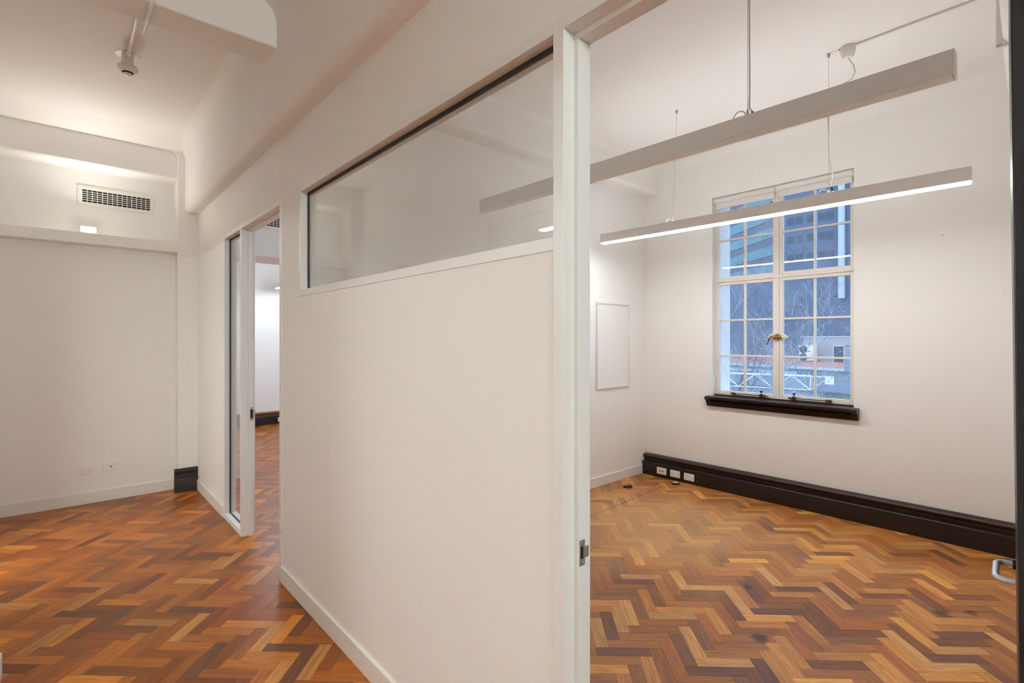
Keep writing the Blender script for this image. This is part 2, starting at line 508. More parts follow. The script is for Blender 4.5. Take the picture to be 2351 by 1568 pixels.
def lay_floor(parent, anchor, region, inside, nearest, seed, varnish_dim=(1, 1, 1)):
    rng = random.Random(seed)
    org = Vector(anchor) - E1 * BL - E2 * BW
    cells = []
    x0, x1, y0, y1 = region
    for i in range(-260, 261):
        for j in range(-45, 46):
            base = org + E1 * (i * BW + j * BL) + E2 * (i * BW - j * BL)
            for kind in (0, 1):
                c = base + (E1 * (BL / 2) + E2 * (BW / 2) if kind == 0 else E1 * (BL + BW / 2) + E2 * (BW - BL / 2))
                if not (x0 - .2 < c.x < x1 + .2 and y0 - .2 < c.y < y1 + .2): continue
                a, b = (E1, E2) if kind == 0 else (E2, -E1)
                poly = [c + a * sx * (BL / 2 - GAP) + b * sy * (BW / 2 - GAP) for sx, sy in ((-1, -1), (1, -1), (1, 1), (-1, 1))]
                q = inside(c, poly)
                if q is None or len(q) < 3: continue
                cells.append((c, a, b, q, len(q) == 4 and q == poly))
    rank = []
    for k, (c, a, b, q, whole) in enumerate(cells):
        p = px(c)
        if whole and p and -30 < p[0] < 2345 and p[1] < 1590 and nearest(c, p): rank.append((p[2], k))
    rank.sort()
    single = {k for _, k in rank[:300]}
    bm = bmesh.new()
    uvl = bm.loops.layers.uv.new('grain'); cl = bm.loops.layers.float_color.new('tint')
    for k, (c, a, b, q, whole) in enumerate(cells):
        col = tuple(a_ * b_ for a_, b_ in zip(pick(rng), varnish_dim))
        best = 0.034
        for sp, scol in SPECIAL:
            d = sp - c
            if abs(d.dot(a)) < BL / 2 and abs(d.dot(b)) < best:
                best = abs(d.dot(b)); col = scol
        if parent is floor_cor and best < 0.034: col = (col[0] * .85, col[1] * .72, col[2] * .5)  # same low-light darkening for the marked corridor blocks
        dz = rng.uniform(-0.0003, 0.0003)
        if k in single:
            o = bpy.data.objects.new('parquet_block', BLOCK)
            C.objects.link(o); o.parent = parent
            o.location = (c.x, c.y, dz); o.rotation_euler = (0, 0, math.atan2(a.y, a.x)); o.color = (*col, 1)
        else:
            ou, ov = rng.random() * 50, rng.random() * 50
            lo = [bm.verts.new((p.x, p.y, -0.0135)) for p in q]; hi = [bm.verts.new((p.x, p.y, dz)) for p in q]
            fs = [bm.faces.new(hi)]
            for i in range(len(q)):
                j = (i + 1) % len(q)
                fs.append(bm.faces.new((lo[i], lo[j], hi[j], hi[i])))
            for f in fs:
                for l in f.loops:
                    d = Vector((l.vert.co.x, l.vert.co.y)) - c
                    l[uvl].uv = (d.dot(a) + ou, d.dot(b) + ov); l[cl] = (*col, 1)
    me = bpy.data.meshes.new('parquet_blocks'); bm.to_mesh(me); bm.free(); me.materials.append(M['blocks'])
    o = bpy.data.objects.new('parquet_field', me); C.objects.link(o); o.parent = parent; o['kind'] = 'stuff'
def in_office(c, poly):
    q = poly
    for n in ((-1, 0, 3.29), (0, -1, -1.058), (1, 0, 0.13), (0, 1, 4.95)):
        if any(n[0] * p.x + n[1] * p.y > n[2] for p in q): q = clip(q, *n)
    return q
def in_corridor(c, poly):
    if all(p.x < -3.29 for p in poly) or all(p.y < 1.058 for p in poly): return poly
    return clip(poly, 0, 1, 1.058) if c.x > -3.29 else clip(poly, 1, 0, -3.29)
lay_floor(floor_off, (-1.386, 2.400), (-3.29, 0.13, 1.058, 4.95), in_office, lambda c, p: p[0] > 1340, 3)
lay_floor(floor_cor, (-3.201, 0.561), (-9.6, 2.0, -2.2, 4.95), in_corridor,
          lambda c, p: c.y < 1.03 and c.x > -5.95 or (540 < p[0] < 645 and c.x > -9.6), 11, (0.78, 0.56, 0.26))  # corridor varnish tone, its low light also darkened into the colour

# ---------------------------------------------------------------- ceiling with beams
ceiling = struct(B(-9.7, 5.75, -3.1, YWO, ZC, ZC + 0.12).build('ceiling', 'ceil'), 'painted concrete ceiling with downstand beams', 'ceiling')
def r_prof(y0, y1, z0, z1, r, cove=0.0, sides='both'):
    """beam section: rounded lower corners, coved upper corners, points (u, z)"""
    pts = []
    if sides in ('both', 'low'):
        if cove: pts += fillet((y0, z1), (-1, 0), (0, -1), cove)[::-1] if False else [(y0 - cove * (1 - math.sin(t)), z1 - cove * (1 - math.cos(t))) for t in [PI / 2 * k / 6 for k in range(7)]]
        else: pts += [(y0, z1)]
        pts += [(y0 + r - r * math.cos(t), z0 + r - r * math.sin(t)) for t in [PI / 2 * k / 8 for k in range(9)]]
    else:
        pts += [(y0, z1), (y0, z0)]
    if sides in ('both', 'high'):
        pts += [(y1 - r + r * math.sin(t), z0 + r - r * math.cos(t)) for t in [PI / 2 * k / 8 for k in range(9)]]
        if cove: pts += [(y1 + cove * (1 - math.cos(t)), z1 - cove * (1 - math.sin(t))) for t in [PI / 2 * k / 6 for k in range(7)]]
        else: pts += [(y1, z1)]
    else:
        pts += [(y1, z0), (y1, z1)]
    return pts
MB().prism(r_prof(0.907, 1.26, 2.757, ZC + .01, 0.05, 0.13), 'x', XE + 0.001, 3.65).build('beam', 'ceil', ceiling, smooth=True)
MB().prism([(-3.243, ZC + .01), (-3.243, 3.157), (-3.021, 3.157), (-3.021, ZC + .01)], 'y', -0.69, 0.93).build('beam', 'ceil', ceiling, bevel=0.012, seg=3)
MB().prism(r_prof(XLB - 0.1, -3.07, 3.10, ZC + .01, 0.05, 0.06, 'high'), 'y', 1.2, YW + .02).build('beam', 'ceil', ceiling, smooth=True)
rbm = MB().prism(r_prof(-0.262, 0.3, 3.105, ZC + .01, 0.04, 0.05, 'low'), 'y', 1.2, YW + .02)
for v_ in rbm.bm.verts: v_.co.x -= 0.04 * (v_.co.y - 3.815)      # runs slightly out of square
rbm.build('beam', 'ceil', ceiling, smooth=True)
MB().prism([(YW + .01, ZC + .01), (YW + .01, ZC - 0.09)] + [(YW - 0.09 * (1 - math.cos(t)), ZC - 0.09 * (1 - math.sin(t))) for t in [PI / 2 * k / 8 for k in range(9)]] + [(YW - 0.09, ZC + .01)], 'x', -3.1, -0.28).build('cove', 'ceil', ceiling, smooth=True)
MB().prism([(XE - .02, ZC + .01), (XE - .02, 3.357)] + [(XE + .004 + 0.42 * q / 8, 3.357 + (ZC + .004 - 3.357) * math.sin(PI / 2 * q / 8) ** 0.8) for q in range(9)], 'y', -0.70, 0.95).build('cove', 'ceil', ceiling, smooth=True, angle=60)
B(-6.45, -5.93, YB - .005, YW + .01, 2.41, ZC + .01).build('bulkhead', 'ceil', ceiling, bevel=0.006)

# ---------------------------------------------------------------- walls
wp = MB()
ZT = 2.9
wp.box(XE - .1, -4.79, YP, YB, 0, ZT).box(-4.79, -3.28, YP, YB, 2.38, ZT).box(-3.28, -2.977, YP, YB, 0, ZT)
wp.box(-2.977, -0.962, YP, YB, 0, 1.748).box(-2.977, -0.962, YP, YB, 2.38, ZT).box(-0.962, 0.03, YP, YB, 2.38, ZT).box(0.03, 5.65, YP, YB, 0, ZT)
struct(wp.build('wall_partition', 'wall'), 'cream painted partition wall between corridor and office', 'wall')

# end of the corridor: columns, header, recess with ledge
yc0, yc1, r = -0.51, 0.845, 0.075
out = [(-0.80, 0), (-0.80, ZC + .01), (1.20, ZC + .01), (1.20, 0), (yc1, 0)]
out += [(yc1 - r + r * math.cos(t), 3.355 - r + r * math.sin(t)) for t in [PI / 2 * k / 8 for k in range(9)]]
out += [(yc0 + r - r * math.sin(t), 3.355 - r + r * math.cos(t)) for t in [PI / 2 * k / 8 for k in range(9)]]
out += [(yc0, 0)]
wall_end = struct(MB().prism(out, 'x', -6.22, XE).build('wall_end', 'wall', bevel=0.010, seg=3), 'cream end wall of the corridor with columns and a recess', 'wall')
lower = B(-6.22, -6.025, yc0 - .01, yc1 + .01, 0, 2.40).build('infill_panel', 'wall', wall_end)
B(-6.22, -6.15, yc0 - .01, yc1 + .01, 2.40, 3.15).build('recess_back', 'wall', wall_end)
MB().prism([(-6.17, 3.36 + .03), (-6.17, 3.08), (-5.945, 3.08), (-5.925, 3.10), (-5.925, 3.36 + .03)], 'y', yc0 - .01, yc1 + .01).build('recess_lintel', 'wall', wall_end, bevel=0.008, seg=3)
B(-6.22, -5.908, yc0 - .01, yc1 + .005, 2.362, 2.462).build('ledge', 'wall', wall_end, bevel=0.004)
# walls of the next room, the office, the opposite side
struct(B(XLB, XL, YB - .01, YW + .01, 0, ZC).build('wall_office_left', 'wall'), 'white side wall of the office left of the window', 'wall')
struct(B(0.10, 0.22, YB - .01, YW + .01, 0, ZC).build('wall_office_right', 'wall'), 'white side wall behind the open black door', 'wall')
struct(B(XF - .12, XF, 0.9, YWO, 0, ZC).build('wall_far', 'wall'), 'bright white far wall seen through the left doorway', 'wall')
struct(B(XF - .12, -6.21, 0.98, YB, 0, ZC).build('wall_room_side', 'wall'))
wo = MB().box(-6.3, -5.07, -0.78, -0.68, 0, ZC).box(-5.07, -4.08, -0.78, -0.68, 2.38, ZC).box(-4.08, -3.2, -0.78, -0.68, 0, ZC)
wo.box(-3.3, -3.2, -0.69, -0.217, 0, ZC).box(-3.2, -2.87, -0.30, -0.217, 0, ZC).box(-2.87, -0.25, -0.30, -0.21, 2.38, ZC).box(-0.25, 5.65, -0.30, -0.21, 0, ZC)
struct(wo.build('wall_opposite', 'wall'), 'cream wall on the near side of the corridor', 'wall')
struct(MB().box(-6.3, -6.2, -3.1, -0.69, 0, ZC).box(-6.3, -3.3, -3.1, -3.0, 0, ZC).box(-3.4, 5.65, -3.1, -3.0, 0, ZC).build('wall_opposite_office', 'wall'))
struct(MB().box(5.6, 5.72, -3.1, YB, 0, ZC).build('wall_corridor_right', 'wall'))

WX0, WX1, WZ0, WZ1 = -2.47, -1.236, 0.94, 2.945
shifts = (0.0, -2.72, -5.75)
ww = MB()
xs = 0.75
for d in shifts:
    ww.box(WX1 + d, xs, YW, YWO, -0.1, ZC)
    ww.box(WX0 + d, WX1 + d, YW, YWO, -0.1, WZ0 - .03).box(WX0 + d, WX1 + d, YW, YWO, WZ1, ZC)
    xs = WX0 + d
ww.box(-9.7, xs, YW, YWO, -0.1, ZC)
struct(ww.build('wall_window', 'wall'), 'white painted wall with the multi-pane window', 'wall')

# ---------------------------------------------------------------- skirtings
SK = 0.097
sk = MB().box(XE + .03, -4.79, YP - .012, YP + .01, 0, SK).box(-3.28, -0.962, YP - .012, YP + .01, 0, SK)
struct(sk.build('baseboard_partition', 'skirt', bevel=0.002), 'low cream skirting along the partition', 'baseboard')
struct(B(-6.03, -6.012, yc0, 0.83, 0, 0.105).build('baseboard_end', 'skirt', bevel=0.002), 'low cream skirting along the end wall', 'baseboard')
struct(B(XL - .01, XL + .012, YB, 4.862, 0, SK).build('baseboard_left', 'skirt', bevel=0.002), 'low white skirting along the office side wall', 'baseboard')
so = MB().box(-3.212, -2.91, -0.22, -0.203, 0, SK)
struct(so.build('baseboard_opposite', 'skirt', bevel=0.002), 'cream skirting at the wall corner by the left edge', 'baseboard')
def old_board(name, label, pts_lo, pts_hi, axis, a0, a1, lo_mat='black', hi_mat='brown', a0h=None):
    o = struct(empty(name), label, 'baseboard')
    MB().prism(pts_lo, axis, a0, a1).build('plinth', lo_mat, o, bevel=0.003)
    MB().prism(pts_hi, axis, a0 if a0h is None else a0h, a1).build('moulding', hi_mat, o, smooth=True, angle=40)
    return o
def board_hi(base, s, z0, z1, d):
    """moulded upper board: (across, z); s = direction out of the wall, d = how far it stands out"""
    zb = z1 - 0.042
    pts = [(base - s * .01, z0 - .004), (base + s * d * 0.62, z0 - .004), (base + s * d * 0.62, zb - 0.004), (base + s * d * 0.75, zb)]
    pts += [(base + s * (d * 0.62 + d * 0.38 * math.sin(t)), zb + 0.018 - 0.018 * math.cos(t)) for t in [PI * k / 8 for k in range(1, 8)]]
    pts += [(base + s * d * 0.5, z1 - 0.004), (base + s * d * 0.35, z1), (base - s * .01, z1)]
    return pts
bw = old_board('baseboard_window', 'tall black two-tier skirting under the window', [(YW + .01, 0), (4.86, 0), (4.86, 0.140), (4.866, 0.147), (YW + .01, 0.147)],
               board_hi(YW, -1, 0.147, 0.222, 0.062), 'x', -3.240, 0.10, a0h=-3.247)
B(-3.070, -2.588, 4.8575, 4.865, 0.010, 0.135).build('cover_plate', 'black', bw, bevel=0.001)
for zz in (0.045, 0.10):
    MB().lathe([(0.004, 4.8555), (0.004, 4.859)], -2.592 + .012, 0, 8, 'y', zz).build('screw', 'plasticshade', bw)
old_board('baseboard_far', 'red brown and black skirting in the room through the left doorway', [(XF - .01, 0), (XF + .07, 0), (XF + .07, 0.140), (XF - .01, 0.147)],
          board_hi(XF, 1, 0.147, 0.222, 0.05), 'y', YB, YW, 'black', 'redbrown')
old_board('baseboard_column', 'short black skirting block at the foot of the corner column',
          [(XE - .01, 0), (XE + .042, 0), (XE + .042, 0.012), (XE + .034, 0.016), (XE + .034, 0.132), (XE + .028, 0.140), (XE - .01, 0.140)],
          board_hi(XE, 1, 0.138, 0.226, 0.034), 'y', 0.818, YP - .002, 'brownblack', 'brownblack')

# ---------------------------------------------------------------- near door: frame, strike, black leaf
d1 = struct(empty('door_1', (-0.45, 1.05, 0)), 'doorway into the office with its black door swung open', 'door')
Y1, ZH = 1.054, 2.345
B(-0.962, -0.923, YP - .004, YB + .004, 0, 2.38).build('jamb', 'frame', d1, bevel=0.0015)
B(-0.923, -0.906, Y1, YB + .004, 0, ZH - .017).build('door_stop', 'frame', d1, bevel=0.0015)
B(0.0, 0.039, YP - .004, YB + .004, 0, 2.38).build('jamb', 'frame', d1, bevel=0.0015)
B(-0.923, 0.0, YP - .004, YB + .004, ZH, 2.38).build('head', 'frame', d1, bevel=0.0015)
B(-0.923, 0.0, Y1, YB + .004, ZH - .017, ZH).build('head_stop', 'frame', d1, bevel=0.0015)
def strike(parent, xf, y0, y1, z0, z1, tongue):
    s_ = MB().box(xf - .001, xf + .002, y0, y1, z0, z0 + .018).box(xf - .001, xf + .002, y0, y1, z1 - .018, z1)
    s_.box(xf - .001, xf + .002, y0, y0 + .004, z0 + .018, z1 - .018).box(xf - .001, xf + .002, y1 - .006, y1, z0 + .018, z1 - .018)
    s_.box(xf - .001, xf + .004, y1 - .004, y1 + tongue, z0 + .02, z1 - .02)
    o = s_.build('strike_plate', 'steel', parent, bevel=0.0006)
    B(xf - .0008, xf + .0008, y0 + .004, y1 - .006, z0 + .018, z1 - .018).build('latch_hole', 'darkhole', o)
    for z in (z0 + .009, z1 - .009):
        MB().lathe([(0.004, xf + .001), (0.004, xf + .0035), (0.002, xf + .0042)], (y0 + y1) / 2, 0, 10, 'x', z).build('screw', 'steel', o)
strike(d1, -0.906, 1.057, 1.079, 0.878, 0.948, 0.014)
leaf = bpy.data.objects.new('door_leaf', None)
bm = MB().box(-0.04, 0.0, 0.0, 0.87, 0.008, 2.335)
lf = bm.build('door_leaf', 'doorblack', None, bevel=0.002)
bpy.data.objects.remove(leaf)
lf.parent = d1
lf.location = (-0.008 + 0.45, 1.108 - 1.05, 0)
lf.rotation_euler = (0, math.radians(-0.55), math.radians(3.5))
def on_leaf(o):
    o.parent = lf; return o
hl = [(-0.038, 0.635, 0.95), (-0.062, 0.635, 0.95), (-0.070, 0.631, 0.95), (-0.075, 0.620, 0.95), (-0.075, 0.525, 0.95), (-0.070, 0.513, 0.95), (-0.062, 0.508, 0.95), (-0.042, 0.508, 0.95)]
on_leaf(MB().tube(hl, 0.0062, 10).build('lever_handle', 'handle', None, smooth=True, angle=50))
on_leaf(MB().lathe([(0.012, -0.046), (0.012, -0.039)], 0.635, 0, 20, 'x', 0.95).build('rose', 'doorblack', None, smooth=True))

# ---------------------------------------------------------------- interior glazing
w2 = struct(empty('window_2', (-1.97, 1.055, 1.748)), 'wide interior glazed panel high in the partition', 'window')
GX0, GX1, GZ0, GZ1 = -2.942, -0.962, 1.785, 2.345
B(-2.977, GX0, YP - .004, YB + .004, 1.748, 2.38).build('frame_side', 'frame', w2, bevel=0.0015)
B(GX0, GX1, YP - .004, YB + .004, 1.748, GZ0).build('frame_sill', 'frame', w2, bevel=0.0015)
B(GX0, GX1, YP - .004, YB + .004, GZ1, 2.38).build('frame_head', 'frame', w2, bevel=0.0015)
g = 0.007
MB().box(GX0, GX0 + g, 1.050, 1.062, GZ0, GZ1).box(GX0, GX1, 1.050, 1.062, GZ1 - .012, GZ1).box(GX0, GX1, 1.050, 1.062, GZ0, GZ0 + .002).build('gasket', 'gasket', w2)
B(GX0 + .002, GX1, 1.053, 1.059, GZ0, GZ1 - .002).build('pane', 'glass_in', w2)

# ---------------------------------------------------------------- left doorway with sidelight
d2 = struct(empty('door_2', (-4.0, 1.05, 0)), 'white framed doorway with a narrow glazed sidelight', 'door')
B(-4.79, -4.752, YP - .004, YB + .004, 0, 2.38).build('jamb', 'frame', d2, bevel=0.0015)
B(-4.256, -4.22, YP - .004, YB + .004, 0, ZH).build('mullion', 'frame', d2, bevel=0.0015)
B(-4.22, -4.205, 1.062, YB + .004, 0, ZH - .015).build('door_stop', 'frame', d2, bevel=0.0015)
B(-3.32, -3.28, YP - .004, YB + .004, 0, 2.38).build('jamb', 'frame', d2, bevel=0.0015)
B(-4.752, -3.32, YP - .004, YB + .004, ZH, 2.38).build('head', 'frame', d2, bevel=0.0015)
B(-4.22, -3.32, 1.062, YB + .004, ZH - .015, ZH).build('head_stop', 'frame', d2, bevel=0.0015)
B(-4.752, -4.256, YP - .004, YB + .004, 0.0, 0.042).build('bottom_rail', 'frame', d2, bevel=0.0015)
MB().box(-4.752, -4.743, 1.050, 1.062, .042, ZH).box(-4.752, -4.256, 1.050, 1.062, ZH - .008, ZH).box(-4.752, -4.256, 1.050, 1.062, .042, .047).build('gasket', 'gasket', d2)
B(-4.745, -4.256, 1.053, 1.059, .045, ZH - .006).build('pane', 'glass_in', d2)
strike(d2, -4.205, 1.068, 1.094, 0.88, 0.985, 0.010)
for z in (0.18, 0.30, 0.62, 0.80, 1.0):
    B(-3.2815, -3.2795, YP - .0055, YP - .0035, z, z + random.uniform(.01, .03)).build('paint_chip', 'plasticshade', d2)

# opposite side: framed opening with lit office behind, doorway further along opened for the added side lamp (both seen mirrored in the glazing)
d3 = struct(empty('door_3', (-1.5, -0.25, 0)), 'white framed opening on the near side of the corridor', 'door')
B(-2.91, -2.87, -0.305, -0.205, 0, 2.385).build('jamb', 'frame', d3, bevel=0.0015)
B(-0.25, -0.21, -0.305, -0.205, 0, 2.385).build('jamb', 'frame', d3, bevel=0.0015)
B(-2.87, -0.25, -0.305, -0.205, 2.345, 2.385).build('head', 'frame', d3, bevel=0.0015)
d4 = struct(empty('door_4', (-4.57, -0.73, 0)), 'white doorway in the side of the corridor', 'door')
B(-5.07, -5.03, -0.785, -0.67, 0, 2.385).build('jamb', 'frame', d4, bevel=0.0015)
B(-4.12, -4.08, -0.785, -0.67, 0, 2.385).build('jamb', 'frame', d4, bevel=0.0015)
B(-5.03, -4.12, -0.785, -0.67, 2.345, 2.385).build('head', 'frame', d4, bevel=0.0015)
B(-5.070, -5.030, -1.66, -0.79, 0.006, 2.342).build('door_leaf', 'trim', d4, bevel=0.002)

# ---------------------------------------------------------------- the window
def window(name, label, dx, full):
    wn = struct(empty(name, (WX0 + dx + 0.617, 5.04, WZ0)), label, 'window')
    X = lambda v: v + dx
    fy0, fy1 = 5.02, 5.075
    fr = MB().box(X(WX0), X(WX0) + .016, fy0, fy1, WZ0 - .01, WZ1).box(X(WX1) - .016, X(WX1), fy0, fy1, WZ0 - .01, WZ1)
    fr.box(X(WX0), X(WX1), fy0, fy1, WZ1 - .03, WZ1).box(X(WX0), X(WX1), fy0, fy1, WZ0 - .03, WZ0 + .012)
    fr.build('window_frame', 'winframe', wn, bevel=0.002)
    B(X(-1.879), X(-1.851), fy0 - .004, fy1, WZ0, WZ1 - .03).build('mullion', 'winframe', wn, bevel=0.004)
    B(X(WX0) + .016, X(WX1) - .016, fy0 - .006, fy1, 2.084, 2.108).build('transom', 'winframe', wn, bevel=0.003)
    def sash(x0, x1, z0, z1, rows, munt):
        s_ = MB()
        st = 0.030
        y0, y1 = fy0 + .004, fy1 - .010
        s_.box(x0, x0 + st, y0, y1, z0, z1).box(x1 - st, x1, y0, y1, z0, z1).box(x0 + st, x1 - st, y0, y1, z0, z0 + st).box(x0 + st, x1 - st, y0, y1, z1 - st, z1)
        so_ = s_.build('sash', 'winframe', wn, bevel=0.003)
        zs = [z0 + st + (z1 - z0 - 2 * st) * k / rows for k in range(rows + 1)]
        for z in zs[1:-1]:
            B(x0 + st, x1 - st, y0 + .006, y1 - .004, z - .009, z + .009).build('glazing_bar', 'winframe', so_, bevel=0.003)
        B(munt - .009, munt + .009, y0 + .0055, y1 - .0045, z0 + st, z1 - st).build('glazing_bar', 'winframe', so_, bevel=0.003)
        for k in range(rows):
            for a, b in ((x0 + st, munt), (munt, x1 - st)):
                B(a - .003, b + .003, y0 + .020, y0 + .024, zs[k] - .003, zs[k + 1] + .003).build('pane', 'glass_win', so_)
        return so_
    xl0, xl1, xr0, xr1 = X(WX0) + .014, X(-1.879), X(-1.851), X(WX1) - .014
    s1 = sash(xl0, xl1, 0.953, 2.084, 3, X(-2.176)); s2 = sash(xr0, xr1, 0.953, 2.084, 3, X(-1.555))
    sash(xl0, xl1, 2.108, 2.915, 2, X(-2.176)); sash(xr0, xr1, 2.108, 2.915, 2, X(-1.555))
    prof = [(5.03, 0.945), (4.985, 0.945), (4.985, 0.934), (4.880, 0.926), (4.870, 0.920), (4.868, 0.905), (4.876, 0.892), (4.896, 0.886),
            (4.896, 0.878), (4.902, 0.862), (4.915, 0.840), (4.918, 0.826), (4.96, 0.826), (4.96, 0.90), (5.03, 0.90)]
    sl = MB().prism(prof, 'x', X(-2.462), X(-1.244))
    sl.build('window_sill', 'brown', wn)
    p2 = [(4.96, 0.930), (4.880, 0.926), (4.870, 0.920), (4.868, 0.905), (4.876, 0.892), (4.896, 0.886), (4.896, 0.878), (4.902, 0.862), (4.915, 0.840), (4.918, 0.826), (4.96, 0.826)]
    MB().prism(p2, 'x', X(-2.512), X(-1.197)).build('sill_nose', 'black', wn, smooth=True, angle=30)
    if not full: return wn
    # cockspur fastener on the meeting stiles
    cy, cz, cx_ = 5.018, 1.527, -1.865
    pl = MB()
    for s, tip in ((-1, 0.088), (1, 0.094)):
        o_ = [(cx_ + s * .014, cz - .030), (cx_ + s * .045, cz - .031), (cx_ + s * .065, cz - .018), (cx_ + s * tip, cz - .003), (cx_ + s * tip, cz + .003), (cx_ + s * .068, cz + .020), (cx_ + s * .045, cz + .032), (cx_ + s * .014, cz + .032)]
        pl.prism(o_ if s > 0 else o_[::-1], 'y', cy - .004, cy + .012)
    pl.build('latch_backplate', 'winframe', wn, bevel=0.002)
    lt = MB()
    for s in (-1, 1):
        lt.lathe([(0.0, cy - .030), (0.012, cy - .028), (0.018, cy - .018), (0.019, cy - .008), (0.015, cy - .002)], cx_ + s * .029, 0, 16, 'y', cz)
    lt.box(cx_ - .011, cx_ + .011, cy - .022, cy - .002, cz - .032, cz + .030)
    lt.tube([(cx_ - .03, cy - .022, cz + .002), (cx_ + .03, cy - .022, cz + .002)], 0.006)
    lo = lt.build('latch', 'brass', wn, bevel=0.002)
    for s in (-1, 1):
        MB().tube([(cx_ + s * .036, cy - .026, cz + .006), (cx_ + s * .052, cy - .030, cz + .006), (cx_ + s * .060, cy - .034, cz - .016), (cx_ + s * (.078 if s < 0 else .068), cy - .040, cz - .074)], [0.005, 0.005, 0.0055, 0.004]).build('latch_lever', 'chrome' if s > 0 else 'bronze', lo, smooth=True)
    # casement stays lying on the sill
    for x0_, x1_, kx in ((-2.275, -1.945, -2.005), (-1.765, -1.435, -1.715)):
        end = x0_ if kx > (x0_ + x1_) / 2 else x1_
        st = MB().tube([(x0_, 4.998, 0.962), (x1_, 4.998, 0.962)], 0.0045)
        st.box(end - .022, end + .022, 4.985, 5.012, 0.955, 0.972)
        o_ = st.build('casement_stay', 'bronze', wn, bevel=0.002)
        B(kx - .013, kx + .013, 4.982, 5.012, 0.945, 0.978).build('stay_block', 'bronze', o_, bevel=0.003)
        MB().lathe([(0.003, 0.978), (0.003, 0.990), (0.008, 0.996), (0.014, 1.004), (0.012, 1.009), (0.004, 1.011)], kx, 4.998, 12).build('stay_knob', 'blackplastic', o_, smooth=True)
        ex = kx + (kx - end) / abs(kx - end) * .035
        MB().lathe([(0.014, 0.955), (0.014, 0.966), (0.008, 0.970)], ex, 4.998, 14).build('stay_eye', 'bronze', o_, smooth=True)
        B(min(x0_, x1_) + .02, max(x0_, x1_) + .02, 4.988, 4.998, 0.945, 0.951).build('stay_rail', 'black', o_)
    for x_, z_ in ((-2.40, 2.096), (-1.95, 2.096), (-1.77, 2.096), (-1.29, 2.096)):
        B(x_ - .035, x_ + .035, fy0 - .012, fy0 - .005, z_ - .008, z_ + .006).build('hinge', 'winframe', wn, bevel=0.002)
    for z_ in (1.08, 1.93):
        B(X(WX0), X(WX0) + .012, fy0 - .006, fy0 + .004, z_ - .04, z_ + .04).build('hinge', 'winframe', wn, bevel=0.002)
        B(X(WX1) - .012, X(WX1), fy0 - .006, fy0 + .004, z_ - .04, z_ + .04).build('hinge', 'winframe', wn, bevel=0.002)
    return wn
window('window_1', 'cream steel window with twenty small panes and a black sill', 0.0, True)
window('window_3', 'small-paned window of the next room', shifts[1], False)
window('window_4', 'small-paned window at the far end of the next room', shifts[2], False)

def blind(x0, x1, label):
    t = thing('roller_blind', label, 'blind', ((x0 + x1) / 2, 4.99, 2.78), 'roller blinds rolled up at the window head')
    MB().lathe([(0.027, x0 + .014), (0.027, x1 - .014)], 4.985, 0, 24, 'x', 2.916).build('roller', 'blind', t, smooth=True)
    B(x0 + .018, x1 - .018, 4.999, 5.001, 2.850, 2.915).build('fabric', 'blind', t)
    B(x0 + .014, x1 - .014, 4.993, 5.007, 2.836, 2.855).build('bottom_rail', 'blind', t, bevel=0.003)
    for x, s in ((x0, 1), (x1, -1)):
        MB().lathe([(0.029, x), (0.029, x + s * .005), (0.026, x + s * .012)], 4.985, 0, 20, 'x', 2.915).build('bracket', 'plastic', t, smooth=True)
    return t
bl = blind(-2.462, -1.872, 'rolled up white roller blind over the left half of the window')
MB().tube([(-2.457, 4.955, 2.90), (-2.457, 4.955, 1.15)], 0.0022, 6).build('bead_chain', 'plasticshade', bl)
blind(-1.866, -1.242, 'rolled up white roller blind over the right half of the window')

